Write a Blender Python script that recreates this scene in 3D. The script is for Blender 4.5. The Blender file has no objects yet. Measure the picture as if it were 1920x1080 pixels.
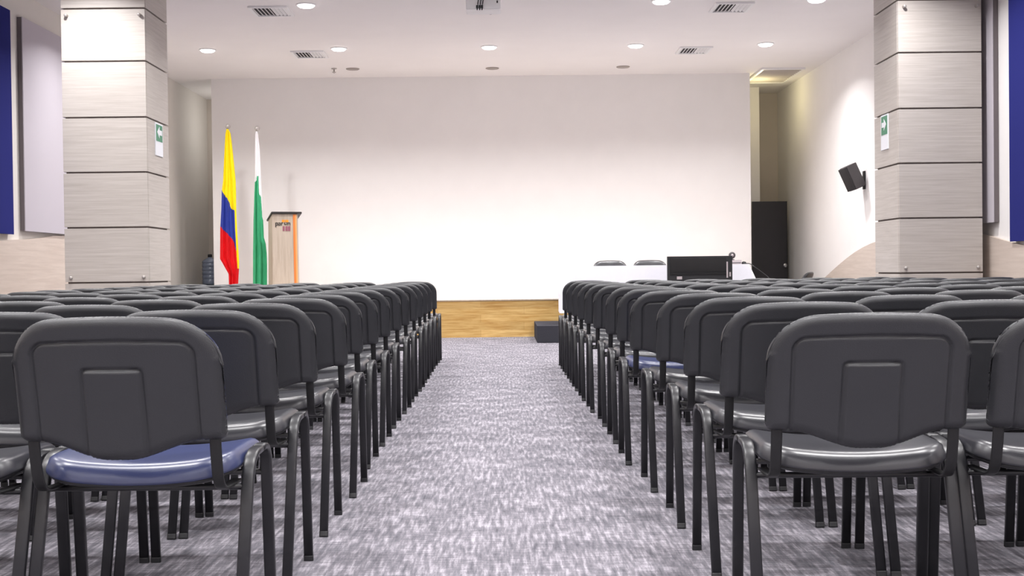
import bpy, bmesh, math, random
from mathutils import Vector, Matrix
random.seed(7)
PI = math.pi
scene = bpy.context.scene
COL = scene.collection

# ------------------------------------------------------------------ materials
def srgb(r, g, b):
    def l(c):
        c /= 255.0
        return c / 12.92 if c <= 0.04045 else ((c + 0.055) / 1.055) ** 2.4
    return (l(r), l(g), l(b), 1.0)

def base_mat(name):
    m = bpy.data.materials.new(name)
    m.use_nodes = True
    nt = m.node_tree
    return m, nt, nt.nodes['Principled BSDF']

def mat(name, col, rough=0.6, metal=0.0, spec=0.5, noise=0.0, nscale=20.0, bump=0.0, bscale=200.0, stretch=(1, 1, 1)):
    m, nt, b = base_mat(name)
    b.inputs['Roughness'].default_value = rough
    b.inputs['Metallic'].default_value = metal
    b.inputs['Specular IOR Level'].default_value = spec
    b.inputs['Base Color'].default_value = col
    if noise or bump:
        tc = nt.nodes.new('ShaderNodeTexCoord')
        mp = nt.nodes.new('ShaderNodeMapping')
        mp.inputs['Scale'].default_value = stretch
        nt.links.new(tc.outputs['Object'], mp.inputs['Vector'])
    if noise:
        n = nt.nodes.new('ShaderNodeTexNoise')
        n.inputs['Scale'].default_value = nscale
        n.inputs['Detail'].default_value = 6
        nt.links.new(mp.outputs[0], n.inputs['Vector'])
        r = nt.nodes.new('ShaderNodeValToRGB')
        r.color_ramp.elements[0].position = 0.3
        r.color_ramp.elements[1].position = 0.7
        r.color_ramp.elements[0].color = tuple(c * (1 - noise) for c in col[:3]) + (1,)
        r.color_ramp.elements[1].color = tuple(min(1, c * (1 + noise)) for c in col[:3]) + (1,)
        nt.links.new(n.outputs[0], r.inputs[0])
        nt.links.new(r.outputs[0], b.inputs['Base Color'])
    if bump:
        n2 = nt.nodes.new('ShaderNodeTexNoise')
        n2.inputs['Scale'].default_value = bscale
        n2.inputs['Detail'].default_value = 3
        nt.links.new(mp.outputs[0], n2.inputs['Vector'])
        bp = nt.nodes.new('ShaderNodeBump')
        bp.inputs['Strength'].default_value = bump
        bp.inputs['Distance'].default_value = 0.002
        nt.links.new(n2.outputs[0], bp.inputs['Height'])
        nt.links.new(bp.outputs[0], b.inputs['Normal'])
    return m

def emis(name, col, s):
    m, nt, b = base_mat(name)
    b.inputs['Base Color'].default_value = col
    b.inputs['Emission Color'].default_value = col
    b.inputs['Emission Strength'].default_value = s
    return m

def carpet_mat():
    m, nt, b = base_mat('loop_pile_carpet')
    b.inputs['Roughness'].default_value = 0.95
    b.inputs['Specular IOR Level'].default_value = 0.15
    tc = nt.nodes.new('ShaderNodeTexCoord')
    def noise(sx, sy, detail, rough=0.6, off=0.0):
        mp = nt.nodes.new('ShaderNodeMapping')
        mp.inputs['Scale'].default_value = (sx, sy, 1)
        mp.inputs['Location'].default_value = (off, off * 0.7, 0)
        nt.links.new(tc.outputs['Object'], mp.inputs['Vector'])
        n = nt.nodes.new('ShaderNodeTexNoise')
        n.inputs['Scale'].default_value = 1.0
        n.inputs['Detail'].default_value = detail
        n.inputs['Roughness'].default_value = rough
        nt.links.new(mp.outputs[0], n.inputs['Vector'])
        return n.outputs[0]
    def math2(op, a, bb):
        n = nt.nodes.new('ShaderNodeMath'); n.operation = op
        for i, v in enumerate((a, bb)):
            if isinstance(v, (int, float)): n.inputs[i].default_value = v
            else: nt.links.new(v, n.inputs[i])
        return n.outputs[0]
    streak = noise(64, 6.5, 3, 0.6)           # long threads along the aisle
    cross = noise(13, 95, 3, 0.65, 5.0)        # short threads across it
    patch = noise(3.2, 4.5, 3, 0.55, 9.0)
    fine = noise(190, 260, 2, 0.5, 3.0)
    s = math2('MULTIPLY', streak, 0.46)
    s = math2('ADD', s, math2('MULTIPLY', cross, 0.26))
    s = math2('ADD', s, math2('MULTIPLY', patch, 0.18))
    s = math2('ADD', s, math2('MULTIPLY', fine, 0.10))
    r = nt.nodes.new('ShaderNodeValToRGB')
    e = r.color_ramp.elements
    e[0].position = 0.36; e[0].color = srgb(75, 75, 82)
    e[1].position = 0.66; e[1].color = srgb(184, 179, 187)
    k = e.new(0.50); k.color = srgb(117, 114, 121)
    nt.links.new(s, r.inputs[0])
    nt.links.new(r.outputs[0], b.inputs['Base Color'])
    bp = nt.nodes.new('ShaderNodeBump')
    bp.inputs['Strength'].default_value = 0.35
    bp.inputs['Distance'].default_value = 0.004
    nt.links.new(s, bp.inputs['Height'])
    nt.links.new(bp.outputs[0], b.inputs['Normal'])
    return m

def grain_mat(name, dark, light, stretch, rough=0.45, planks=None, pos=(0.35, 0.65)):
    m, nt, b = base_mat(name)
    b.inputs['Roughness'].default_value = rough
    tc = nt.nodes.new('ShaderNodeTexCoord')
    mp = nt.nodes.new('ShaderNodeMapping'); mp.inputs['Scale'].default_value = stretch
    nt.links.new(tc.outputs['Object'], mp.inputs['Vector'])
    n = nt.nodes.new('ShaderNodeTexNoise'); n.inputs['Scale'].default_value = 1.0
    n.inputs['Detail'].default_value = 8; n.inputs['Roughness'].default_value = 0.62
    n.inputs['Distortion'].default_value = 0.4
    nt.links.new(mp.outputs[0], n.inputs['Vector'])
    r = nt.nodes.new('ShaderNodeValToRGB')
    r.color_ramp.elements[0].position = pos[0]; r.color_ramp.elements[0].color = dark
    r.color_ramp.elements[1].position = pos[1]; r.color_ramp.elements[1].color = light
    nt.links.new(n.outputs[0], r.inputs[0])
    out = r.outputs[0]
    if planks:
        br = nt.nodes.new('ShaderNodeTexBrick')
        br.inputs['Scale'].default_value = 1.0
        br.inputs['Brick Width'].default_value = planks[0]
        br.inputs['Row Height'].default_value = planks[1]
        br.inputs['Mortar Size'].default_value = 0.0012
        br.inputs['Color1'].default_value = (1, 1, 1, 1)
        br.inputs['Color2'].default_value = (0.80, 0.76, 0.70, 1)
        br.inputs['Mortar'].default_value = (0.55, 0.45, 0.35, 1)
        mp2 = nt.nodes.new('ShaderNodeMapping'); mp2.inputs['Rotation'].default_value = (PI / 2, 0, 0)
        nt.links.new(tc.outputs['Object'], mp2.inputs['Vector'])
        nt.links.new(mp2.outputs[0], br.inputs['Vector'])
        mx = nt.nodes.new('ShaderNodeMix'); mx.data_type = 'RGBA'; mx.blend_type = 'MULTIPLY'
        mx.inputs[0].default_value = 1.0
        nt.links.new(out, mx.inputs[6]); nt.links.new(br.outputs['Color'], mx.inputs[7])
        out = mx.outputs[2]
    nt.links.new(out, b.inputs['Base Color'])
    return m

M = {}
M['carpet'] = carpet_mat()
M['white_paint'] = mat('white_wall_paint', srgb(244, 241, 240), 0.85, spec=0.2, noise=0.012, nscale=3)
M['ceiling'] = mat('ceiling_paint', srgb(247, 243, 242), 0.9, spec=0.2, noise=0.01, nscale=2)
M['left_paint'] = mat('off_white_wall_paint', srgb(230, 225, 219), 0.85, spec=0.2, noise=0.015, nscale=3)
M['beige_wall'] = mat('beige_wall_paint', srgb(214, 205, 196), 0.85, spec=0.2, noise=0.02, nscale=3)
M['wainscot'] = grain_mat('beige_wainscot_laminate', srgb(203, 188, 177), srgb(216, 202, 191), (1.5, 1.5, 30), 0.5)
M['laminate'] = grain_mat('grey_wood_laminate', srgb(176, 168, 161), srgb(202, 195, 189), (2.0, 2.0, 60), 0.5, pos=(0.25, 0.75))
M['groove'] = mat('pillar_core_grey', srgb(120, 110, 106), 0.8)
M['stage_wood'] = grain_mat('oak_planks', srgb(206, 160, 88), srgb(238, 204, 136), (2.5, 2.5, 34), 0.4, planks=(1.2, 0.105))
M['stage_deck'] = mat('pale_stage_deck', srgb(226, 215, 206), 0.25, spec=0.5, noise=0.03, nscale=8, stretch=(0.2, 2, 1))
M['blue_fabric'] = mat('blue_acoustic_fabric', srgb(44, 48, 118), 0.95, spec=0.1, bump=0.3, bscale=300)
M['grey_fabric'] = mat('grey_acoustic_fabric', srgb(196, 190, 198), 0.95, spec=0.1, bump=0.3, bscale=300)
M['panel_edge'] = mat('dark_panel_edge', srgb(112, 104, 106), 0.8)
M['black_plastic'] = mat('black_moulded_plastic', srgb(40, 41, 45), 0.40, spec=0.6, noise=0.06, nscale=6, bump=0.25, bscale=420)
M['black_vinyl'] = mat('black_seat_vinyl', srgb(44, 44, 50), 0.33, spec=0.8, bump=0.02, bscale=220)
M['navy_vinyl'] = mat('navy_seat_vinyl', srgb(46, 54, 92), 0.32, spec=0.8, bump=0.02, bscale=220)
M['pan_plastic'] = mat('seat_pan_plastic', srgb(34, 34, 37), 0.45)
M['tube'] = mat('black_enamel_steel', srgb(30, 30, 34), 0.36, spec=0.6)
M['bracket'] = mat('flat_black_steel', srgb(20, 20, 22), 0.45)
M['white_metal'] = mat('white_enamel', srgb(242, 241, 242), 0.4)
M['vent_dark'] = mat('vent_dark_inside', srgb(70, 68, 72), 0.8)
M['lens'] = emis('lit_lamp_lens', (1.0, 0.97, 0.96, 1), 9.0)
M['dim_lens'] = mat('unlit_lamp_lens', srgb(165, 155, 148), 0.4)
M['black'] = mat('matt_black', srgb(28, 28, 31), 0.6)
M['black_gloss'] = mat('black_gloss_screen', srgb(12, 12, 15), 0.16, spec=0.5)
M['speaker_body'] = mat('charcoal_speaker', srgb(72, 68, 70), 0.6)
M['speaker_grille'] = mat('black_speaker_grille', srgb(48, 45, 47), 0.8, bump=0.5, bscale=500)
M['dark_carpet'] = mat('charcoal_step_carpet', srgb(60, 60, 66), 0.95, spec=0.1, noise=0.15, nscale=120, bump=0.5, bscale=300)
M['cloth'] = mat('white_table_linen', srgb(240, 240, 248), 0.9, spec=0.15, noise=0.01, nscale=30)
M['lectern'] = grain_mat('pale_lectern_laminate', srgb(178, 162, 145), srgb(196, 182, 166), (30, 30, 2), 0.5)
M['lectern_top'] = mat('dark_lectern_top', srgb(52, 48, 46), 0.4)
M['orange'] = mat('orange_edge_strip', srgb(226, 126, 56), 0.5)
M['orange_light'] = mat('light_orange_strip', srgb(232, 164, 100), 0.5)
M['logo_orange'] = mat('logo_orange', srgb(240, 150, 40), 0.5)
M['logo_purple'] = mat('logo_plum', srgb(150, 90, 105), 0.5)
M['logo_dark'] = mat('logo_dark', srgb(46, 42, 38), 0.5)
M['yellow'] = mat('flag_yellow', srgb(250, 222, 20), 0.6, spec=0.25, noise=0.04, nscale=10)
M['flag_blue'] = mat('flag_blue', srgb(50, 66, 158), 0.6, spec=0.25, noise=0.06, nscale=10)
M['flag_red'] = mat('flag_red', srgb(222, 20, 28), 0.6, spec=0.25, noise=0.06, nscale=10)
M['flag_green'] = mat('flag_green', srgb(66, 172, 122), 0.6, spec=0.25, noise=0.06, nscale=10)
M['flag_white'] = mat('flag_white', srgb(244, 240, 242), 0.6, spec=0.25)
M['pole'] = mat('steel_pole', srgb(188, 182, 178), 0.35, metal=0.35)
M['sign_green'] = mat('sign_green', srgb(70, 140, 108), 0.4)
M['sign_white'] = mat('sign_white', srgb(238, 240, 246), 0.4)
M['bottle'] = mat('smoky_blue_plastic', srgb(126, 136, 156), 0.25, spec=0.6)
M['chrome'] = mat('chrome', srgb(220, 220, 222), 0.15, metal=1.0)
M['grey_plastic'] = mat('grey_plastic', srgb(176, 166, 168), 0.5)
M['door_black'] = mat('black_door_paint', srgb(40, 38, 42), 0.5, noise=0.05, nscale=8)
M['hatch'] = mat('grille_grey', srgb(190, 182, 176), 0.7)

# ------------------------------------------------------------------ mesh helpers
def link(name, bm, m, parent=None, smooth=False, mats=None):
    me = bpy.data.meshes.new(name)
    bmesh.ops.recalc_face_normals(bm, faces=bm.faces)
    bm.to_mesh(me); bm.free()
    for x in (mats or [m]):
        me.materials.append(x)
    if smooth:
        me.polygons.foreach_set('use_smooth', [True] * len(me.polygons))
    o = bpy.data.objects.new(name, me)
    COL.objects.link(o)
    if parent: o.parent = parent
    return o

def NB(): return bmesh.new()

def box(bm, x0, x1, y0, y1, z0, z1, bevel=0.0, mi=0):
    vs = [bm.verts.new((x, y, z)) for z in (z0, z1) for y in (y0, y1) for x in (x0, x1)]
    idx = [(0, 2, 3, 1), (4, 5, 7, 6), (0, 1, 5, 4), (2, 6, 7, 3), (0, 4, 6, 2), (1, 3, 7, 5)]
    fs = [bm.faces.new([vs[i] for i in f]) for f in idx]
    for f in fs: f.material_index = mi
    if bevel:
        es = list({e for f in fs for e in f.edges})
        bmesh.ops.bevel(bm, geom=es, offset=bevel, segments=2, affect='EDGES', profile=0.7)
    return bm

def prism(bm, pts, axis, a0, a1):
    """polygon pts extruded along axis 'x','y','z' from a0 to a1"""
    def v(p, a):
        if axis == 'x': return (a, p[0], p[1])
        if axis == 'y': return (p[0], a, p[1])
        return (p[0], p[1], a)
    A = [bm.verts.new(v(p, a0)) for p in pts]
    B = [bm.verts.new(v(p, a1)) for p in pts]
    bm.faces.new(A); bm.faces.new(B[::-1])
    n = len(pts)
    for i in range(n):
        bm.faces.new((A[i], B[i], B[(i + 1) % n], A[(i + 1) % n]))
    return bm

def lathe(bm, prof, cx=0, cy=0, seg=24, axis='z'):
    rings = []
    for r, z in prof:
        ring = []
        for k in range(seg):
            a = 2 * PI * k / seg
            c, s = max(r, 1e-4) * math.cos(a), max(r, 1e-4) * math.sin(a)
            if axis == 'z': p = (cx + c, cy + s, z)
            elif axis == 'y': p = (cx + c, z, cy + s)
            else: p = (z, cx + c, cy + s)
            ring.append(bm.verts.new(p))
        rings.append(ring)
    for i in range(len(rings) - 1):
        for k in range(seg):
            bm.faces.new((rings[i][k], rings[i][(k + 1) % seg], rings[i + 1][(k + 1) % seg], rings[i + 1][k]))
    bm.faces.new(rings[0][::-1]); bm.faces.new(rings[-1])
    return bm

def tube(bm, pts, ra, rb=None, side=None, seg=10, power=1.0):
    """sweep an elliptical section; ra lies along 'side' vector, rb along the other normal"""
    rb = rb or ra
    pts = [Vector(p) for p in pts]
    rings = []
    for i, p in enumerate(pts):
        t = (pts[min(i + 1, len(pts) - 1)] - pts[max(i - 1, 0)]).normalized()
        s = Vector(side) if side else (t.cross(Vector((0, 0, 1))) if abs(t.z) < 0.95 else t.cross(Vector((0, 1, 0))))
        s = (s - t * s.dot(t)).normalized()
        n = t.cross(s).normalized()
        ring = []
        for k in range(seg):
            a = 2 * PI * k / seg
            c, d = math.cos(a), math.sin(a)
            c = math.copysign(abs(c) ** power, c); d = math.copysign(abs(d) ** power, d)
            ring.append(bm.verts.new(p + s * (ra * c) + n * (rb * d)))
        rings.append(ring)
    for i in range(len(rings) - 1):
        for k in range(seg):
            bm.faces.new((rings[i][k], rings[i][(k + 1) % seg], rings[i + 1][(k + 1) % seg], rings[i + 1][k]))
    bm.faces.new(rings[0][::-1]); bm.faces.new(rings[-1])
    return bm

def fillet(pts, r, n=6):
    """round the inner corners of a polyline"""
    P = [Vector(p) for p in pts]
    out = [P[0]]
    for i in range(1, len(P) - 1):
        a, b, c = P[i - 1], P[i], P[i + 1]
        u, v = (a - b).normalized(), (c - b).normalized()
        d = min(r, (a - b).length * 0.49, (c - b).length * 0.49)
        p0, p1 = b + u * d, b + v * d
        for k in range(n + 1):
            t = k / n
            out.append(p0 * (1 - t) ** 2 + b * 2 * t * (1 - t) + p1 * t * t)
    out.append(P[-1])
    return out

def empty(name, loc, rz=0.0, label=None, cat=None, group=None):
    o = bpy.data.objects.new(name, None)
    o.empty_display_size = 0.1
    COL.objects.link(o)
    o.location = loc; o.rotation_euler = (0, 0, rz)
    tag(o, label, cat, group)
    return o

def tag(o, label=None, cat=None, group=None, kind=None):
    if label: o['label'] = label
    if cat: o['category'] = cat
    if group: o['group'] = group
    if kind: o['kind'] = kind
    return o

def dup(root, loc=None, rz=None):
    r = root.copy(); COL.objects.link(r)
    if loc is not None: r.location = loc
    if rz is not None: r.rotation_euler = (0, 0, rz)
    for ch in list(root.children):
        c = ch.copy(); COL.objects.link(c); c.parent = r
        for g in list(ch.children):
            d = g.copy(); COL.objects.link(d); d.parent = c
    return r

def struct(name, bm, m, parent=None, smooth=False):
    o = link(name, bm, m, parent, smooth)
    if parent is None: o['kind'] = 'structure'
    return o

# ------------------------------------------------------------------ the room
XL, XR, YB, YF, ZC = -5.14, 4.77, -4.0, 21.35, 3.95
struct('floor', box(NB(), XL - 0.2, XR + 0.2, YB - 0.2, YF + 0.2, -0.12, 0), M['carpet'])
struct('ceiling', box(NB(), XL - 0.2, XR + 0.2, YB - 0.2, YF + 0.2, ZC, ZC + 0.15), M['ceiling'])
struct('wall_left', box(NB(), XL - 0.2, XL, YB, YF, 0, ZC), M['left_paint'])
struct('wall_right', box(NB(), XR, XR + 0.2, YB, YF, 0, ZC), M['white_paint'])
struct('wall_far', box(NB(), XL, XR, YF, YF + 0.2, 0, ZC), M['beige_wall'])
struct('wall_back', box(NB(), XL, XR, YB - 0.2, YB, 0, ZC), M['white_paint'])
struct('wall_front', box(NB(), -4.53, 3.845, 19.12, 19.3, 0.0, ZC), M['white_paint'])
struct('trim_1', box(NB(), 3.72, 4.30, 20.62, YF, 0, ZC), M['white_paint'])       # pale return beside the door

def wave(ctrl, n=60):
    """smooth curve through control points (y, z)"""
    out = []
    ys = [c[0] for c in ctrl]
    for i in range(n + 1):
        y = ys[0] + (ys[-1] - ys[0]) * i / n
        k = max(j for j in range(len(ctrl) - 1) if ctrl[j][0] <= y + 1e-9)
        p1, p2 = ctrl[k], ctrl[k + 1]
        p0 = ctrl[max(k - 1, 0)]; p3 = ctrl[min(k + 2, len(ctrl) - 1)]
        t = (y - p1[0]) / (p2[0] - p1[0])
        m1 = (p2[1] - p0[1]) / (p2[0] - p0[0]) * (p2[0] - p1[0])
        m2 = (p3[1] - p1[1]) / (p3[0] - p1[0]) * (p2[0] - p1[0])
        z = (2*t**3 - 3*t*t + 1)*p1[1] + (t**3 - 2*t*t + t)*m1 + (-2*t**3 + 3*t*t)*p2[1] + (t**3 - t*t)*m2
        out.append((y, z))
    return out
wl = [(-4, 0.9), (4, 0.95), (9, 1.08), (12.48, 1.286), (13.32, 1.325), (14.2, 1.385), (16, 1.33), (17.2, 1.05), (18.4, 0.6)]
wr = [(-4, 0.9), (4, 0.9), (9.5, 0.93), (11.34, 1.114), (12.16, 1.225), (14, 1.32), (15.77, 1.224), (16.74, 1.086), (18.14, 0.766), (18.9, 0.55)]
for nm, ctrl, x0, x1 in (('trim_2', wl, XL, XL + 0.035), ('trim_3', wr, XR - 0.035, XR)):
    pts = [(ctrl[0][0], 0.0)] + wave(ctrl) + [(ctrl[-1][0], 0.0)]
    struct(nm, prism(NB(), pts, 'x', x0, x1), M['wainscot'])

# pillars clad in grooved laminate boards
def pillar(name, x0, x1, inner):
    """inner: 'hi' when the aisle side is the x1 face, 'lo' otherwise"""
    y0, y1 = 11.9, 12.67
    th, lip = 0.024, 0.003
    root = struct(name, box(NB(), x0 + th, x1 - th, y0 + th, y1 - th, 0, ZC), M['groove'])
    tag(root, None, None)
    gz = [0.0, 0.317, 0.85, 1.383, 1.916, 2.447, 2.988, 3.497, ZC]
    g = 0.008
    for a, b in zip(gz[:-1], gz[1:]):
        za, zb = (a + g if a > 0 else 0.0), (b - g if b < ZC else ZC)
        link('front_panel', box(NB(), x0 + lip, x1 - lip, y0, y0 + th, za, zb, 0.003), M['laminate'], root)
        link('side_panel', box(NB(), x1 - th, x1, y0 + th, y1, za, zb, 0.003), M['laminate'], root)
        link('side_panel', box(NB(), x0, x0 + th, y0 + th, y1, za, zb, 0.003), M['laminate'], root)
    for bx in (x0 + 0.06, x1 - 0.05):
        for bz, ln in ((0.90, 0.022), (3.43, 0.045)):
            link('bolt', lathe(NB(), [(0.014, y0 - ln), (0.016, y0 - ln + 0.006), (0.016, y0 + 0.004)], bx, bz, 14, 'y'), M['pole'], root, True)
    return root
pillar('pillar', -4.262, -3.448, 'hi')
pillar('pillar', 3.832, 4.647, 'lo')

# acoustic panels on the side walls
def apanel(m, x0, x1, y0, y1, z0, z1, label):
    left = x0 < 0
    o = link('acoustic_panel', box(NB(), x0 + (0.046 if left else 0), x1 - (0 if left else 0.046), y0, y1, z0, z1, 0.004), m)
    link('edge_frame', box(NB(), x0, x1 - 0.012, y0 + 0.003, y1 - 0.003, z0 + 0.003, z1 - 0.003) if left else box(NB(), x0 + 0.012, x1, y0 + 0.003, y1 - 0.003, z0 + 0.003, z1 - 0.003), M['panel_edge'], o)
    tag(o, label, 'wall panel', 'fabric acoustic panels on the side walls')
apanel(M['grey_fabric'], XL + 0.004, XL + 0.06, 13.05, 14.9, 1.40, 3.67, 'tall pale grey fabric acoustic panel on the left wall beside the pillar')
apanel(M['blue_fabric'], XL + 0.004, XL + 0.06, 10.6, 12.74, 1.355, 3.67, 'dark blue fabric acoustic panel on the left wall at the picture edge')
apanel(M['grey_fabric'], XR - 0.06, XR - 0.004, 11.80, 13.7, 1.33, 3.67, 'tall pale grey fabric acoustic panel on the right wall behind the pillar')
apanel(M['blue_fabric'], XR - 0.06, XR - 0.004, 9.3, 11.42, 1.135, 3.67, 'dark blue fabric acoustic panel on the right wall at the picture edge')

# exit signs on the aisle sides of the pillars
def exit_sign(x, d, y0, y1, z0, zg, z1, label):
    root = link('exit_sign', box(NB(), min(x, x + d * 0.008), max(x, x + d * 0.008), y0, y1, z0, z1, 0.001), M['sign_white'])
    tag(root, label, 'sign', 'green exit signs on the pillars')
    xa, xb = sorted((x + d * 0.008, x + d * 0.010))
    link('green_field', box(NB(), xa, xb, y0 + 0.02, y1 - 0.02, zg, z1 - 0.015), M['sign_green'], root)
    xa, xb = sorted((x + d * 0.010, x + d * 0.0115))
    zc, w = (zg + z1) / 2, (y1 - y0)
    ar = [(y0 + 0.05, zc), (y0 + 0.05 + w * 0.32, zc + 0.06), (y0 + 0.05 + w * 0.32, zc + 0.025), (y1 - 0.04, zc + 0.025),
          (y1 - 0.04, zc - 0.025), (y0 + 0.05 + w * 0.32, zc - 0.025), (y0 + 0.05 + w * 0.32, zc - 0.06)]
    link('arrow', prism(NB(), ar, 'x', xa, xb), M['sign_white'], root)
exit_sign(-3.448, 1, 12.17, 12.43, 2.105, 2.25, 2.43, 'green exit sign with white arrow on the left pillar')
exit_sign(3.832, -1, 12.20, 12.43, 2.09, 2.24, 2.44, 'green exit sign with white arrow on the right pillar')

# ------------------------------------------------------------------ ceiling fittings
LX = (-3.98, -2.21, -0.18, 1.80, 3.56)
LY = (16.62, 13.90, 11.15, 8.40, 5.65, 2.90, 0.15, -2.60)
def lamp_light(x, y, power):
    l = bpy.data.lights.new('downlight', 'AREA')
    l.shape = 'DISK'; l.size = 0.19; l.energy = power
    l.color = (1.0, 0.985, 0.985)
    l.spread = math.radians(140)
    o = bpy.data.objects.new('downlight_source', l)
    COL.objects.link(o)
    o.location = (x, y, ZC - 0.046)
    return o
def ceiling_light(x, y, label, lit=True):
    root = empty('ceiling_light', (x, y, ZC), 0, label, 'ceiling light', 'round lights recessed in the ceiling' if lit else 'unlit spots in the ceiling')
    R = 0.112 if lit else 0.10
    bm = lathe(NB(), [(R, 0.0), (R, -0.008), (R - 0.012, -0.014), (R - 0.016, -0.006), (R - 0.016, 0.0)], 0, 0, 32)
    link('trim_ring', bm, M['white_metal'] if lit else M['dim_lens'], root, True)
    dome = [(R - 0.014, -0.004), (R - 0.018, -0.018), (R - 0.034, -0.030), (0.045, -0.037), (0.01, -0.039)] if lit else [(R - 0.014, -0.004), (R - 0.016, -0.012), (0.04, -0.016)]
    link('lens', lathe(NB(), dome, 0, 0, 32), M['lens'] if lit else M['dim_lens'], root, lit)
POWER = 46.0
names = {(0, 0): 'round ceiling light nearest the left wall in the row closest to the stage',
         (0, 1): 'round ceiling light second from left in the row closest to the stage',
         (0, 2): 'round ceiling light in the middle of the row closest to the stage',
         (0, 3): 'round ceiling light fourth from left in the row closest to the stage',
         (0, 4): 'round ceiling light nearest the right wall in the row closest to the stage',
         (1, 1): 'round ceiling light beside the left vent at the top picture edge',
         (1, 2): 'round ceiling light just above the projector at the top picture edge',
         (1, 3): 'round ceiling light left of the right vent at the top picture edge',
         (1, 4): 'round ceiling light at the top picture edge nearest the right pillar'}
for j, y in enumerate(LY):
    for i, x in enumerate(LX):
        lamp_light(x, y, POWER)
        if (j, i) in names:
            ceiling_light(x, y, names[(j, i)])
for x, y, w in ((-2.23, 18.3, 'left'), (-0.155, 18.38, 'middle'), (1.80, 18.38, 'right')):
    ceiling_light(x, y, w + ' of the three small unlit ceiling spots close to the white wall', lit=False)

def vent(x, y, flip, label):
    root = empty('ceiling_vent', (x, y, ZC), 0, label, 'air vent', 'square air vents in the ceiling')
    w, d = 0.225, 0.25
    bm = NB()
    for a in ((-w, w, -d, -d + 0.035), (-w, w, d - 0.035, d), (-w, -w + 0.035, -d + 0.035, d - 0.035), (w - 0.035, w, -d + 0.035, d - 0.035)):
        box(bm, a[0], a[1], a[2], a[3], -0.022, 0.0, 0.004)
    link('frame', bm, M['white_metal'], root)
    link('backing', box(NB(), -w + 0.03, w - 0.03, -d + 0.03, d - 0.03, -0.004, 0.0), M['vent_dark'], root)
    for k in range(9):                                   # slats across one half, along on the other, as four-way grilles have
        t = -w + 0.05 + k * (2 * w - 0.1) / 8
        if (k < 5) != flip:
            bm = NB()
            vs = [(t - 0.014, -0.004), (t - 0.011, -0.004), (t + 0.014, -0.020), (t + 0.011, -0.020)]
            prism(bm, vs, 'y', -d + 0.036, d - 0.036)
        else:
            bm = NB()
            s = 1 if not flip else -1
            vs = [(t + 0.014, -0.004), (t + 0.011, -0.004), (t - 0.014, -0.020), (t - 0.011, -0.020)]
            prism(bm, vs, 'y', -d + 0.036, d - 0.036)
        link('slat', bm, M['white_metal'], root)
vent(-2.66, 14.2, False, 'square ceiling air vent at upper left beside a light')
vent(-2.67, 17.02, False, 'small square ceiling air vent at left near the white wall')
vent(2.66, 14.25, True, 'square ceiling air vent at upper right between two lights')
vent(2.65, 17.02, True, 'small square ceiling air vent at right near the white wall')

root = empty('access_grille', (4.26, 19.32, ZC), 0, 'pale rectangular ceiling grille right of the white wall corner', 'ceiling grille')
bm = NB()
for a in ((-0.33, 0.33, -0.7, -0.66), (-0.33, 0.33, 0.66, 0.7), (-0.33, -0.29, -0.66, 0.66), (0.29, 0.33, -0.66, 0.66)):
    box(bm, a[0], a[1], a[2], a[3], -0.03, 0.0, 0.004)
link('frame', bm, M['white_metal'], root)
for k in range(12):
    t = -0.62 + k * 0.113
    link('slat', prism(NB(), [(t, -0.002), (t + 0.006, -0.002), (t + 0.06, -0.026), (t + 0.054, -0.026)], 'x', -0.29, 0.29), M['hatch'], root)
link('backing', box(NB(), -0.29, 0.29, -0.66, 0.66, -0.002, 0.0), M['hatch'], root)

root = empty('sprinkler', (-2.50, 18.25, ZC), 0, 'small pendent sprinkler head hanging from the ceiling at left', 'sprinkler')
link('collar', lathe(NB(), [(0.04, 0.0), (0.042, -0.008), (0.015, -0.016)], 0, 0, 20), M['pole'], root, True)
link('nozzle', lathe(NB(), [(0.011, -0.012), (0.011, -0.05), (0.030, -0.054), (0.030, -0.060), (0.004, -0.075)], 0, 0, 20), M['pole'], root, True)

# ------------------------------------------------------------------ projector
root = empty('projector', (-0.185, 12.3, ZC), 0, 'white video projector hanging from the ceiling above the aisle', 'projector')
link('body', box(NB(), -0.172, 0.172, -0.13, 0.14, -0.440, -0.340, 0.012), M['white_metal'], root, True)
link('lens_barrel', lathe(NB(), [(0.045, 0.13), (0.045, 0.165), (0.036, 0.17), (0.03, 0.16)], 0.07, -0.39, 24, 'y'), M['black'], root, True)
link('mount_plate', box(NB(), -0.10, 0.10, -0.08, 0.08, -0.340, -0.325, 0.003), M['white_metal'], root)
link('mount_pole', lathe(NB(), [(0.03, -0.33), (0.03, -0.02), (0.07, -0.018), (0.07, 0.0)], 0.03, 0, 20), M['white_metal'], root, True)
for dx in (-0.06, -0.035, -0.012):
    pts = fillet([(dx, -0.135, -0.42), (dx, -0.18, -0.47), (dx + 0.01, -0.16, -0.36), (dx + 0.025, -0.05, -0.30), (dx * 0.2 - 0.005, -0.034, -0.02)], 0.06)
    link('cable', tube(NB(), pts, 0.005, seg=8), M['black'], root, True)
    link('plug', box(NB(), dx - 0.010, dx + 0.010, -0.146, -0.130, -0.432, -0.404, 0.002), M['black'], root)
link('indicator', box(NB(), 0.132, 0.146, -0.133, -0.129, -0.382, -0.358), M['black'], root)

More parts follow.
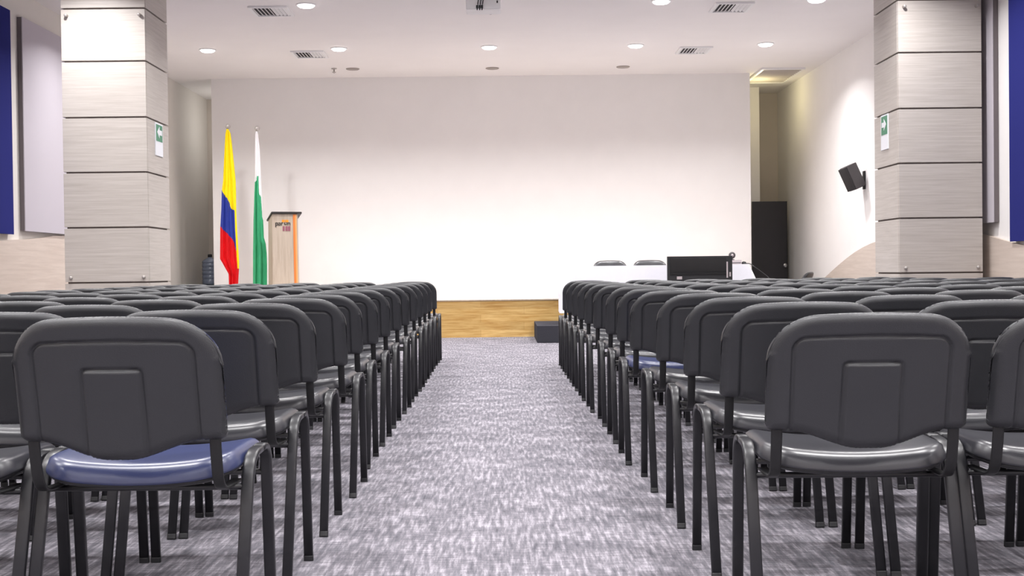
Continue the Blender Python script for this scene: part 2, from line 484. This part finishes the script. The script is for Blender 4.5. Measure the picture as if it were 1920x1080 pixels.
# ------------------------------------------------------------------ wall speaker
root = empty('wall_speaker', (4.60, 16.2, 2.10), 0, 'black loudspeaker tilted on a bracket on the right wall', 'speaker')
Rm = Matrix.Rotation(math.radians(-24), 4, 'Y') @ Matrix.Rotation(math.radians(16), 4, 'Z')
def rot(bm, Mx): bmesh.ops.transform(bm, matrix=Mx, verts=bm.verts); return bm
link('cabinet', rot(box(NB(), -0.07, 0.09, -0.09, 0.09, -0.165, 0.165, 0.012), Rm), M['speaker_body'], root, True)
link('grille', rot(box(NB(), -0.10, -0.07, -0.085, 0.085, -0.158, 0.158, 0.008), Rm), M['speaker_grille'], root, True)
link('wall_plate', box(NB(), 0.145, 0.168, -0.035, 0.035, -0.16, 0.08, 0.004), M['bracket'], root)
link('bracket_arm', tube(NB(), fillet([(0.06, 0, -0.04), (0.11, 0, -0.07), (0.15, 0, -0.06)], 0.05), 0.018, seg=10), M['bracket'], root, True)

# ------------------------------------------------------------------ stage, step platform
root = empty('stage', (-0.345, 17.0, 0), 0, 'low stage with honey oak plank front below the white wall', 'stage')
link('front_board', box(NB(), -4.185, 4.19, 0, 0.03, 0.0, 0.505), M['stage_wood'], root)
link('nosing', box(NB(), -4.185, 4.19, -0.012, 0.05, 0.505, 0.523, 0.003), M['lectern'], root)
link('deck', box(NB(), -4.185, 4.19, 0.05, 2.12, 0.44, 0.523), M['stage_deck'], root)
o = link('step_platform', box(NB(), 0.395, 3.36, 15.5, 16.985, 0, 0.217, 0.006), M['dark_carpet'])
tag(o, 'low charcoal carpeted platform against the oak stage front at right of the aisle', 'platform')

# ------------------------------------------------------------------ flags
def flag_stand(loc, ztop, outline, classify, mats, folds, label, amp):
    root = empty('flag_on_pole', loc, 0, label, 'flag')
    h = ztop - loc[2]
    link('base', lathe(NB(), [(0.12, 0.0), (0.12, 0.02), (0.09, 0.045), (0.03, 0.06), (0.02, 0.12), (0.016, 0.14)], 0, 0, 28), M['pole'], root, True)
    link('pole', lathe(NB(), [(0.014, 0.10), (0.014, h - 0.03)], 0, 0, 14), M['pole'], root, True)
    prof = [(0.012, h - 0.041)] + [(0.039 * math.sin(PI * k / 10), h - 0.039 * math.cos(PI * k / 10)) for k in range(1, 11)]
    link('finial', lathe(NB(), prof, 0, 0, 18), M['pole'], root, True)
    bm = NB()
    nu, nv = 56, 170
    z0, z1 = outline[0][0], outline[-1][0]
    G = []
    for j in range(nv + 1):
        z = z0 + (z1 - z0) * j / nv
        k = max(i for i in range(len(outline) - 1) if outline[i][0] >= z - 1e-9)
        a, b = outline[k], outline[k + 1]
        t = (a[0] - z) / (a[0] - b[0])
        xl, xr = a[1] + (b[1] - a[1]) * t, a[2] + (b[2] - a[2]) * t
        row = []
        for i in range(nu + 1):
            u = i / nu
            w = (xr - xl)
            ph = folds * 2 * PI * u + 0.5 * math.sin(3.1 * z)
            y = -0.03 - min(1, w / 0.13) * amp * (0.6 + 0.5 * math.sin(ph) + 0.22 * math.sin(2.3 * ph + 1.3 * z)) * math.sin(PI * min(max(u, 0.04), 0.96)) ** 0.5
            x = xl + w * (u + 0.035 * math.sin(ph + 0.9) * math.sin(PI * u))
            row.append(bm.verts.new((x, y, z - loc[2])))
        G.append(row)
    for j in range(nv):
        for i in range(nu):
            f = bm.faces.new((G[j][i], G[j + 1][i], G[j + 1][i + 1], G[j][i + 1]))
            f.material_index = classify((i + 0.5) / nu, z0 + (z1 - z0) * (j + 0.5) / nv)
    o = link('flag_cloth', bm, None, root, True, mats)
    s = o.modifiers.new('thick', 'SOLIDIFY'); s.thickness = 0.003; s.offset = 0
    return root
def interp(tab, u):
    for (a, za), (b, zb) in zip(tab[:-1], tab[1:]):
        if u <= b: return za + (zb - za) * (u - a) / (b - a)
    return tab[-1][1]
outA = [(3.012, -0.012, 0.014), (2.951, -0.026, 0.045), (2.836, -0.035, 0.059), (2.607, -0.049, 0.08), (2.263, -0.069, 0.11), (2.125, -0.091, 0.113), (1.85, -0.101, 0.114), (1.575, -0.121, 0.122), (1.346, -0.126, 0.133), (1.139, -0.13, 0.143), (1.07, -0.09, 0.144), (1.002, -0.054, 0.141), (0.921, -0.009, 0.135), (0.784, -0.006, 0.125), (0.681, -0.003, 0.121)]
outB = [(2.975, -0.012, 0.012), (2.94, -0.019, 0.018), (2.723, -0.026, 0.04), (2.345, -0.031, 0.052), (2.265, -0.034, 0.053), (2.081, -0.045, 0.062), (1.898, -0.052, 0.069), (1.691, -0.062, 0.078), (1.439, -0.069, 0.085), (1.347, -0.072, 0.111), (1.21, -0.076, 0.123), (1.049, -0.078, 0.126), (0.786, -0.081, 0.123), (0.682, -0.08, 0.119)]
def deeper(t): return [(0.92 + (z - 0.92) * 1.014, a * 1.014, b * 1.014) for z, a, b in t]
YBt = [(0, 2.148), (0.3, 2.05), (0.6, 1.96), (0.68, 1.87), (0.9, 1.85), (1, 1.84)]
BRt = [(0, 1.621), (0.35, 1.53), (0.7, 1.44), (0.9, 1.25), (1, 1.2)]
def clsA(u, z):
    if u > 0.89: return 0 if z > 1.0 else 2
    if z > interp(YBt, u): return 0
    return 1 if z > interp(BRt, u) else 2
GRt = [(0, 2.26), (0.3, 2.28), (0.35, 2.345), (0.62, 2.345), (0.66, 2.10), (0.85, 2.04), (0.9, 1.75), (1, 1.70)]
def clsB(u, z): return 0 if z > interp(GRt, u) else 1
flag_stand((-4.043, 18.05, 0.523), 3.084, deeper(outA), clsA, [M['yellow'], M['flag_blue'], M['flag_red']], 2.6,
           'yellow, blue and red flag hanging folded on a pole on the stage', 0.055)
flag_stand((-3.614, 18.05, 0.523), 3.048, deeper(outB), clsB, [M['flag_white'], M['flag_green']], 2.2,
           'white and green flag hanging folded on a pole beside the lectern', 0.05)

# ------------------------------------------------------------------ lectern
root = empty('lectern', (-3.177, 17.62, 0.523), math.radians(19), 'pale wooden lectern with dark sloping top and orange edge strip on the stage', 'lectern')
def lz(y): return 1.238 - (y + 0.2) * 0.19
bm = NB()
def ring(z_or_fn, e):
    return [bm.verts.new((x * (1 + e), y * (1 + e * 0.5), z_or_fn(y) if callable(z_or_fn) else z_or_fn)) for x, y in ((-0.18, -0.2), (0.18, -0.2), (0.18, 0.2), (-0.18, 0.2))]
A, B = ring(0.03, 0.06), ring(lz, 0.0)
bm.faces.new(A[::-1]); bm.faces.new(B)
for i in range(4): bm.faces.new((A[i], A[(i + 1) % 4], B[(i + 1) % 4], B[i]))
bmesh.ops.bevel(bm, geom=list(bm.edges), offset=0.004, segments=2, affect='EDGES')
link('body', bm, M['lectern'], root)
link('plinth', box(NB(), -0.20, 0.20, -0.215, 0.215, 0, 0.03, 0.004), M['lectern_top'], root)
bm = NB()
T = [(-0.195, -0.222), (0.235, -0.222), (0.235, 0.26), (-0.195, 0.26)]
A = [bm.verts.new((x, y, lz(y) + 0.001)) for x, y in T]; B = [bm.verts.new((x, y, lz(y) + 0.028)) for x, y in T]
bm.faces.new(A[::-1]); bm.faces.new(B)
for i in range(4): bm.faces.new((A[i], A[(i + 1) % 4], B[(i + 1) % 4], B[i]))
bmesh.ops.bevel(bm, geom=list(bm.edges), offset=0.004, segments=2, affect='EDGES')
link('top', bm, M['lectern_top'], root)
def fronty(z): return -0.2 * (1 + 0.03 * (1.238 - z) / 1.208)
def onfront(name, m, x0, x1, z0, z1, d=0.004):
    bm = NB()
    def k(z): return 1 + 0.06 * (1.238 - z) / 1.208
    vs = [bm.verts.new((x * k(z), fronty(z) - e, z)) for e in (-0.003, d) for x, z in ((x0, z0), (x1, z0), (x1, z1), (x0, z1))]
    for f in ((0, 1, 2, 3), (7, 6, 5, 4), (0, 4, 5, 1), (1, 5, 6, 2), (2, 6, 7, 3), (3, 7, 4, 0)): bm.faces.new([vs[i] for i in f])
    return link(name, bm, m, root)
onfront('edge_strip', M['orange'], 0.112, 0.138, 0.03, 1.232, 0.006)
onfront('edge_strip', M['orange_light'], 0.138, 0.160, 0.03, 1.232, 0.004)
zt = -0.523
lg = NB()
def stroke(bm, x0, x1, z0, z1, mi=0):
    z0 += zt; z1 += zt
    y = fronty((z0 + z1) / 2)
    box(bm, x0, x1, y - 0.004, y + 0.002, z0, z1, 0, mi)
bm = NB()
for s in ((-0.138, -0.126, 1.572, 1.640), (-0.126, -0.108, 1.629, 1.640), (-0.126, -0.108, 1.597, 1.608), (-0.112, -0.101, 1.600, 1.638),
          (-0.095, -0.072, 1.629, 1.640), (-0.078, -0.067, 1.597, 1.640), (-0.097, -0.078, 1.597, 1.606), (-0.097, -0.087, 1.600, 1.620),
          (-0.058, -0.047, 1.597, 1.640), (-0.047, -0.030, 1.629, 1.640), (-0.012, 0.0, 1.606, 1.640), (0.0, 0.02, 1.606, 1.615), (0.018, 0.028, 1.606, 1.640),
          (0.036, 0.046, 1.600, 1.640), (0.046, 0.064, 1.629, 1.640), (0.062, 0.072, 1.600, 1.640)): stroke(bm, *s)
link('logo_lettering', bm, M['logo_dark'], root)
bm = NB()
for s in ((-0.045, -0.005, 1.645, 1.678), (0.002, 0.046, 1.645, 1.678)): stroke(bm, *s)
link('logo_upper_square', bm, M['logo_orange'], root)
bm = NB()
for s in ((-0.036, -0.008, 1.520, 1.588), (0.004, 0.034, 1.520, 1.588), (0.040, 0.072, 1.520, 1.588)): stroke(bm, *s)
link('logo_lower_square', bm, M['logo_purple'], root)

# ------------------------------------------------------------------ bottle in the left passage
root = empty('side_table', (-4.86, 20.35, 0), 0, 'small stand under the water bottle in the left passage', 'table')
link('tabletop', box(NB(), -0.2, 0.2, -0.2, 0.2, 0.70, 0.735, 0.004), M['lectern_top'], root)
for sx in (-1, 1):
    for sy in (-1, 1):
        link('leg', box(NB(), sx * 0.17 - 0.018, sx * 0.17 + 0.018, sy * 0.17 - 0.018, sy * 0.17 + 0.018, 0, 0.70, 0.003), M['bracket'], root)
root = empty('water_bottle', (-4.885, 20.35, 0.735), 0, 'large smoky blue water bottle with black cap left of the white wall', 'bottle')
prof = [(0.10, 0.0), (0.125, 0.012), (0.13, 0.03)]
for k in range(5):
    z = 0.05 + k * 0.065
    prof += [(0.13, z), (0.13, z + 0.04), (0.124, z + 0.048), (0.124, z + 0.056)]
prof += [(0.13, 0.375), (0.125, 0.40), (0.09, 0.43), (0.045, 0.45), (0.032, 0.458), (0.032, 0.472)]
link('body', lathe(NB(), prof, 0, 0, 32), M['bottle'], root, True)
link('cap', lathe(NB(), [(0.034, 0.470), (0.036, 0.475), (0.034, 0.512), (0.02, 0.516)], 0, 0, 20), M['black'], root, True)

# ------------------------------------------------------------------ door at the right
root = struct('door_1', box(NB(), 4.12, 4.69, 20.38, 20.42, 0.0, 2.02, 0.003), M['door_black'])
bm = lathe(NB(), [(0.022, 20.38), (0.022, 20.35), (0.034, 20.335), (0.034, 20.315), (0.012, 20.305)], 4.645, 0.955, 20, 'y')
link('door_handle', bm, M['chrome'], root, True)
link('hinge_edge', box(NB(), 4.69, 4.70, 20.375, 20.425, 0.0, 2.02, 0.002), M['black'], root)

# warm lamp over the door recess
l = bpy.data.lights.new('recess_lamp', 'POINT'); l.energy = 9; l.color = (1.0, 0.88, 0.5); l.shadow_soft_size = 0.04
o = bpy.data.objects.new('recess_lamp', l); COL.objects.link(o); o.location = (4.10, 19.6, 3.65)
l = bpy.data.lights.new('passage_fill', 'POINT'); l.energy = 12; l.color = (1.0, 0.97, 0.93); l.shadow_soft_size = 0.08  # unseen light added behind the white wall to brighten the left passage
o = bpy.data.objects.new('passage_fill', l); COL.objects.link(o); o.location = (-4.25, 20.5, 3.3)

# ------------------------------------------------------------------ visitor chair
def smooth_round(d, R):
    t = max(0.0, min(1.0, d / R)); return math.sqrt(max(0.0, 1 - (1 - t) ** 2))
HW, ZT, CAM = 0.235, 0.816, 0.014
def ztop(x):
    a = abs(x); r, rz = 0.115, 0.098
    z = ZT - CAM * (a / HW) ** 2
    if a > HW - r:
        t = (a - (HW - r)) / r
        z -= rz * (1 - math.sqrt(max(0, 1 - t ** 2.2)))
    return z
def zbot(x):
    a = abs(x)
    lo, hi = 0.497, 0.537
    t = min(1, max(0, (a - 0.02) / 0.165)); t = t * t * (3 - 2 * t)
    z = lo + (hi - lo) * t
    r = 0.02
    if a > HW - r:
        q = (a - (HW - r)) / r
        z += 0.016 * (1 - math.sqrt(max(0, 1 - q * q)))
    return z
outline_pts = []
for k in range(161):
    x = -HW + 2 * HW * k / 160
    outline_pts += [(x, ztop(x)), (x, zbot(x))]
for sx in (-HW, HW):
    for k in range(41):
        outline_pts.append((sx, zbot(sx) + (ztop(sx) - zbot(sx)) * k / 40))
def edge_dist(x, z):
    return math.sqrt(min((x - a) ** 2 + (z - b) ** 2 for a, b in outline_pts))
def ymid(x, z):
    h = z - 0.50
    return -0.262 - 0.20 * h - 0.12 * h * h - 0.045 * (1 - (x / HW) ** 2) + 0.0225      # leans back and wraps forward at the sides
def rrect(x, z, hx, z0, z1, r):
    cx, cz = 0, (z0 + z1) / 2
    qx, qz = abs(x - cx) - (hx - r), abs(z - cz) - ((z1 - z0) / 2 - r)
    return math.hypot(max(qx, 0), max(qz, 0)) + min(max(qx, qz), 0) - r
def rear_offset(x, z):
    d = edge_dist(x, z)
    y = 0.024 * smooth_round(d, 0.024)
    s1 = rrect(x, z, 0.180, 0.40, 0.762 - 0.006 * (x / 0.18) ** 2, 0.030)
    s2 = rrect(x, z, 0.066 + 0.010 * (0.70 - z), 0.30, 0.700, 0.010)
    y -= 0.0045 * max(0, min(1, -s1 / 0.006))                      # panel sits a little deeper than the rim
    y -= 0.0095 * math.exp(-(s1 / 0.0034) ** 2)
    y += 0.003 * max(0, min(1, -s2 / 0.005))
    y -= 0.0085 * math.exp(-(s2 / 0.0030) ** 2)
    return y
def front_offset(x, z):
    d = edge_dist(x, z)
    return 0.034 * smooth_round(d, 0.034)
def back_mesh(nx, nz, off, sign, inset=0.0):
    bm = NB(); G = []
    for i in range(nx + 1):
        s = -1 + 2 * i / nx
        x = HW * (0.72 * s + 0.28 * math.sin(PI / 2 * s))
        a, b = zbot(x), ztop(x)
        colm = []
        for j in range(nz + 1):
            t = -1 + 2 * j / nz
            t = 0.75 * t + 0.25 * math.sin(PI / 2 * t)
            z = a + (b - a) * (t + 1) / 2
            k = 1 - inset
            zz = 0.66 + (z - 0.66) * k; xx = x * k
            colm.append(bm.verts.new((xx, ymid(xx, zz) + sign * off(x, z), zz)))
        G.append(colm)
    for i in range(nx):
        for j in range(nz):
            bm.faces.new((G[i][j], G[i + 1][j], G[i + 1][j + 1], G[i][j + 1]))
    # flat inner closing face set back into the other half
    rim = [G[i][0] for i in range(nx + 1)] + [G[nx][j] for j in range(1, nz + 1)] + [G[i][nz] for i in range(nx - 1, -1, -1)] + [G[0][j] for j in range(nz - 1, 0, -1)]
    c = bm.verts.new((0, ymid(0, 0.66) + sign * 0.004, 0.66))
    for a, b in zip(rim, rim[1:] + rim[:1]):
        bm.faces.new((a, b, c))
    return bm

SX, SY0, SY1 = 0.2275, -0.205, 0.215
def seat_mesh(zoff_top, zoff_bot, top=True, inset=0.0):
    """padded pan: rounded rectangle, dished across, nose rolled down at the front"""
    def mid(x, y):
        z = 0.438 + 0.022 * (x / SX) ** 2
        f = max(0, (y - 0.08) / 0.135); z -= 0.020 * f * f
        b = max(0, (-0.12 - y) / 0.085); z -= 0.006 * b * b
        return z
    def inside(x, y):
        r = 0.085
        cx, cy = 0, (SY0 + SY1) / 2
        qx, qy = abs(x) - (SX - r), abs(y - cy) - ((SY1 - SY0) / 2 - r)
        return -(math.hypot(max(qx, 0), max(qy, 0)) + min(max(qx, qy), 0) - r)
    bm = NB(); nx, ny = 34, 32
    cy = (SY0 + SY1) / 2; hy = (SY1 - SY0) / 2; r = 0.085
    def pos(i, j):
        s = math.sin(PI / 2 * (-1 + 2 * i / nx)) * 0.4 + (-1 + 2 * i / nx) * 0.6
        t = math.sin(PI / 2 * (-1 + 2 * j / ny)) * 0.4 + (-1 + 2 * j / ny) * 0.6
        y = t * hy
        w = SX
        if abs(y) > hy - r:
            q = (abs(y) - (hy - r)) / r
            w = SX - r * (1 - math.sqrt(max(0, 1 - q * q)))
        return s * w * (1 - inset), cy + y * (1 - inset)
    T, Bt = [], []
    for i in range(nx + 1):
        a, b = [], []
        for j in range(ny + 1):
            x, y = pos(i, j); d = max(0, inside(x, y))
            a.append(bm.verts.new((x, y, mid(x, y) + zoff_top * (smooth_round(d, 0.032) if top else 1))))
            b.append(bm.verts.new((x, y, mid(x, y) + zoff_bot * (1 if top else smooth_round(d, 0.03)))))
        T.append(a); Bt.append(b)
    for i in range(nx):
        for j in range(ny):
            bm.faces.new((T[i][j], T[i + 1][j], T[i + 1][j + 1], T[i][j + 1]))
            bm.faces.new((Bt[i][j], Bt[i][j + 1], Bt[i + 1][j + 1], Bt[i + 1][j]))
    for i in range(nx):
        bm.faces.new((T[i][0], Bt[i][0], Bt[i + 1][0], T[i + 1][0])); bm.faces.new((T[i][ny], T[i + 1][ny], Bt[i + 1][ny], Bt[i][ny]))
    for j in range(ny):
        bm.faces.new((T[0][j], T[0][j + 1], Bt[0][j + 1], Bt[0][j])); bm.faces.new((T[nx][j], Bt[nx][j], Bt[nx][j + 1], T[nx][j + 1]))
    return bm

def make_chair(vinyl):
    root = empty('visitor_chair', (0, 0, 0))
    link('backrest', back_mesh(116, 88, rear_offset, -1), M['black_plastic'], root, True)
    link('back_cushion', back_mesh(44, 34, front_offset, 1, 0.012), vinyl, root, True)
    link('seat', seat_mesh(0.036, -0.006), vinyl, root, True)
    link('seat_pan', seat_mesh(-0.006, -0.020, top=False, inset=0.025), M['pan_plastic'], root, True)
    for sx in (-1, 1):
        x = sx * 0.244
        def P(y, z): return (x, y, z)
        U = fillet([P(-0.235, 0.0), P(-0.085, 0.474), P(0.105, 0.480), P(0.150, 0.0)], 0.062, 8)
        mid = max(range(len(U)), key=lambda i: -abs(U[i].y - 0.01)) 
        half = len(U) // 2
        m = (U[half - 1] + U[half]) / 2
        for chain, foot, up in ((U[:half] + [m], U[0], U[1]), ([m] + U[half:], U[-1], U[-2])):
            lg = link('leg', tube(NB(), chain, 0.0148, 0.0085, (1, 0, 0), 20, 0.45), M['tube'], root, True)
            dv = (up - foot).normalized()
            link('foot_cap', tube(NB(), [foot + Vector((0, 0, 0.0005)), foot + dv * 0.003, foot + dv * 0.016, foot + dv * 0.018], 0.0154, 0.0091, (1, 0, 0), 20, 0.45), M['pan_plastic'], lg, True)
        xb = sx * 0.206
        pts = fillet([(xb, -0.262, 0.62), (xb, -0.252, 0.50), (xb, -0.225, 0.418), (xb, -0.05, 0.412)], 0.05, 6)
        link('back_bracket', tube(NB(), pts, 0.0135, 0.004, (1, 0, 0), 12, 0.5), M['bracket'], root, True)
    for y, z in ((-0.107, 0.405), (0.112, 0.405)):
        link('crossbar', tube(NB(), [(-0.244, y, z), (0.244, y, z)], 0.0075, seg=12), M['tube'], root, True)
    return root

black0 = make_chair(M['black_vinyl'])
ORD = ['', 'first', 'second', 'third', 'fourth', 'fifth', 'sixth', 'seventh', 'eighth', 'ninth', 'tenth', 'eleventh', 'twelfth', 'thirteenth', 'fourteenth']
LE = [-0.628, -0.649, -0.653, -0.640, -0.665, -0.668, -0.676, -0.670, -0.676, -0.673, -0.680, -0.687, -0.691, -0.689]
RE = [0.619, 0.625, 0.629, 0.614, 0.580, 0.583, 0.583, 0.561, 0.550, 0.542, 0.538, 0.533, 0.531]
navy_meshes = {}
def recolour(ch, m):
    for c in ch.children:
        if c.name.split('.')[0] in ('seat', 'back_cushion'):
            k = c.data.name
            if k not in navy_meshes:
                me = c.data.copy(); me.materials.clear(); me.materials.append(m); navy_meshes[k] = me
            c.data = navy_meshes[k]
used = [False]
def put_chair(x, y, z, rz, label, group, own=True):
    if not used[0] and own:
        r = black0; used[0] = True
        r.location = (x, y, z); r.rotation_euler = (0, 0, rz)
    else:
        r = dup(black0, (x, y, z), rz)
    tag(r, label, 'chair', group)
    return r
for side, edges, d0, p, n_side in (('left', LE, 2.75, 0.733, 5), ('right', RE, 2.85, 0.71, 7)):
    sg = -1 if side == 'left' else 1
    for r, e in enumerate(edges):
        d = d0 + p * r
        pitch = 0.525 + (0.028 if (side == 'left' and r >= 8) else 0.004 * (side == 'right' and r > 0) - 0.001 * (side == 'right' and r == 0))
        n = n_side
        if side == 'right' and r >= 11: n = 6
        for k in range(n):
            x = e + sg * (0.235 + k * pitch)
            y = d + 0.285 + (random.uniform(-0.012, 0.012) if k else 0)
            far = y + 0.3
            # rows run on outside the picture; keep only about one seat beyond its edge
            if (abs(x) - 0.26) * 2300 / far > 960 + 150: continue
            rz = math.radians(random.uniform(-0.35, 0.35))
            if (side, r, k) == ('left', 0, 0): rz = math.radians(-0.8)
            if (side, r) == ('right', 0): rz = math.radians(-2.5)
            if (side, r, k) == ('right', 2, 0): rz = math.radians(-1.5)
            navy = (side, r, k) in (('left', 0, 0), ('right', 4, 0))
            where = 'on the aisle' if k == 0 else ORD[k + 1] + ' from aisle'
            row = 'nearest row' if r == 0 else ORD[r + 1] + ' row from nearest'
            lab = ('black-backed chair with navy seat' if navy else 'black padded chair') + ' %s of aisle, %s, %s' % (side, row, where)
            ch = put_chair(x, y, 0, rz, lab, 'rows of chairs %s of the aisle' % side, not navy)
            ch.scale = (1, 1, 1.018 if (side, r, k) == ('left', 0, 0) else 1.0 if (side, r) == ('right', 0) else 1.008)
            if navy: recolour(ch, M['navy_vinyl'])
# behind the table on the platform, facing the room
for x, w in ((1.445, 'left'), (1.995, 'right')):
    put_chair(x, 16.58, 0.221, PI, 'black chair facing the room behind the white table, the %s of two' % w, 'chairs behind the white table')
c = put_chair(3.70, 16.25, 0.0, math.radians(65), 'black chair turned sideways by the right wall beyond the table', 'chair by the right wall')
c.scale = (1, 1, 1.05)

# ------------------------------------------------------------------ table under white cloth
root = empty('conference_table', (1.95, 16.1, 0.217), 0, 'long table hidden under the white cloth on the platform', 'table')
link('tabletop', box(NB(), -1.17, 1.17, -0.29, 0.23, 0.712, 0.735, 0.003), M['lectern'], root)
for sx in (-1, 1):
    for sy in (-0.25, 0.19):
        link('leg', box(NB(), sx * 1.1 - 0.018, sx * 1.1 + 0.018, sy - 0.018, sy + 0.018, 0, 0.712, 0.002), M['bracket'], root)
bm = NB()
cx, cy, hx, hy, zt_ = 1.95, 16.07, 1.19, 0.275, 0.964
per = []
N = 240
def peri(t):
    L = [2 * hx, 2 * hy, 2 * hx, 2 * hy]; s = t * sum(L)
    if s < L[0]: return (cx - hx + s, cy - hy), (0, -1)
    s -= L[0]
    if s < L[1]: return (cx + hx, cy - hy + s), (1, 0)
    s -= L[1]
    if s < L[2]: return (cx + hx - s, cy + hy), (0, 1)
    s -= L[2]
    return (cx - hx, cy + hy - s), (-1, 0)
rings = []
NZ = 16
for j in range(NZ + 1):
    dz = 0.60 * j / NZ
    ringv = []
    for i in range(N):
        (x, y), (nx_, ny_) = peri(i / N)
        corner = math.exp(-(min(abs(x - (cx - hx)), abs(x - (cx + hx))) / 0.06) ** 2) * math.exp(-(min(abs(y - (cy - hy)), abs(y - (cy + hy))) / 0.10) ** 2)
        right = 1.0 if x > cx else 0.3
        f = 0.006 + 0.02 * dz + 0.010 * dz / 0.6 * math.sin(26 * x + 31 * y) * (0.4 + 0.6 * math.sin(7 * x + 2))
        dx_ = (x - cx) / hx
        ox = nx_ * f + math.copysign(corner * right * 0.42 * min(dz, 0.32), dx_)
        oy = ny_ * f - (corner * right * 0.10 * dz if y < cy else -corner * 0.05 * dz)
        if y > cy + hy - 0.01 : dz2 = dz * 0.45
        else: dz2 = dz
        ringv.append(bm.verts.new((x + ox, y + oy, zt_ - dz2)))
    rings.append(ringv)
for j in range(NZ):
    for i in range(N):
        bm.faces.new((rings[j][i], rings[j][(i + 1) % N], rings[j + 1][(i + 1) % N], rings[j + 1][i]))
bm.faces.new(rings[0])
o = link('tablecloth', bm, M['cloth'], None, False)
s = o.modifiers.new('thick', 'SOLIDIFY'); s.thickness = 0.004; s.offset = 1
tag(o, 'white cloth draped over the long table at right of the stage', 'tablecloth')

root = empty('television', (2.43, 15.28, 0), 0, 'black flat television on a stand in front of the white table', 'television')
link('body', box(NB(), -0.405, 0.405, 0.0, 0.06, 0.55, 1.073, 0.006), M['black'], root)
link('screen', box(NB(), -0.375, 0.325, -0.004, 0.002, 0.875, 1.05, 0.001), M['black_gloss'], root)
link('lower_trim', box(NB(), -0.375, 0.325, -0.006, 0.002, 0.84, 0.865, 0.001), M['black_gloss'], root)
link('side_strip', box(NB(), 0.330, 0.348, -0.006, 0.002, 0.80, 1.0, 0.001), M['grey_plastic'], root)
link('badge', box(NB(), -0.29, -0.225, -0.006, 0.002, 0.785, 0.822, 0.001), M['grey_plastic'], root)
link('control_button', box(NB(), 0.366, 0.384, -0.006, 0.002, 0.815, 0.870, 0.001), M['grey_plastic'], root)
link('stand_post', box(NB(), -0.06, 0.06, 0.01, 0.05, 0.02, 0.56, 0.004), M['black'], root)
link('stand_base', box(NB(), -0.3, 0.3, -0.12, 0.16, 0.0, 0.022, 0.006), M['black'], root)

root = empty('equipment_box', (2.985, 16.0, 0.970), 0, 'small grey equipment box on the right end of the white table', 'box')
link('case', box(NB(), -0.10, 0.09, -0.08, 0.08, 0, 0.055, 0.006), M['grey_plastic'], root)
link('front_strip', box(NB(), -0.09, 0.08, -0.083, -0.079, 0.012, 0.022), M['vent_dark'], root)
root = empty('webcam', (2.965, 16.0, 1.0255), 0, 'round grey desk camera on top of the small grey box', 'camera')
link('foot', lathe(NB(), [(0.03, 0), (0.03, 0.008), (0.008, 0.012), (0.008, 0.03)], 0, 0, 20), M['black'], root, True)
prof = [(0.02, -0.02), (0.042, -0.012), (0.045, 0.0), (0.042, 0.014), (0.02, 0.02)]
link('head', lathe(NB(), prof, 0, 0.06, 24, 'y'), M['speaker_body'], root, True)
link('lens', lathe(NB(), [(0.018, -0.024), (0.016, -0.018)], 0, 0.06, 18, 'y'), M['grey_plastic'], root, True)
bm = NB()
prof = [(0.001, 0.036), (0.02, 0.032), (0.032, 0.02), (0.035, 0.006), (0.030, 0.0)]
lathe(bm, prof, 0, 0, 20); bmesh.ops.scale(bm, vec=(0.9, 1.4, 1), verts=bm.verts)
o = link('computer_mouse', bm, M['black'], None, True); o.location = (3.115, 15.98, 0.970)
tag(o, 'black mouse on the white table beside the grey box', 'mouse')
pts = fillet([(3.10, 15.90, 0.975), (3.16, 15.82, 0.978), (3.21, 15.76, 0.93), (3.30, 15.74, 0.86), (3.37, 15.70, 0.80), (3.40, 15.66, 0.74), (3.34, 15.62, 0.79), (3.36, 15.62, 0.60), (3.40, 15.42, 0.02)], 0.05)
o = link('cable', tube(NB(), pts, 0.006, seg=8), M['black'], None, True)
tag(o, 'black cable hanging off the right end of the white table', 'cable')

# ------------------------------------------------------------------ camera, world, colour management
cam = bpy.data.cameras.new('camera'); cam.sensor_width = 36.0; cam.lens = 2300.0 / 1920.0 * 36.0
cam.clip_start = 0.05; cam.clip_end = 100
co = bpy.data.objects.new('camera', cam); COL.objects.link(co)
Rc = Matrix.Rotation(-12.6 / 2300, 4, 'Z') @ Matrix.Rotation(PI / 2 - 32.6 / 2300, 4, 'X') @ Matrix.Rotation(-0.0118, 4, 'Z')
co.matrix_world = Matrix.Translation((0, 0, 0.92)) @ Rc
scene.camera = co
w = bpy.data.worlds.new('world'); scene.world = w; w.use_nodes = True
w.node_tree.nodes['Background'].inputs[0].default_value = (0.8, 0.8, 0.85, 1)
w.node_tree.nodes['Background'].inputs[1].default_value = 0.3
vs = scene.view_settings
vs.view_transform = 'Standard'; vs.look = 'None'; vs.gamma = 1.0; vs.use_curve_mapping = False
vs.exposure = 0.0
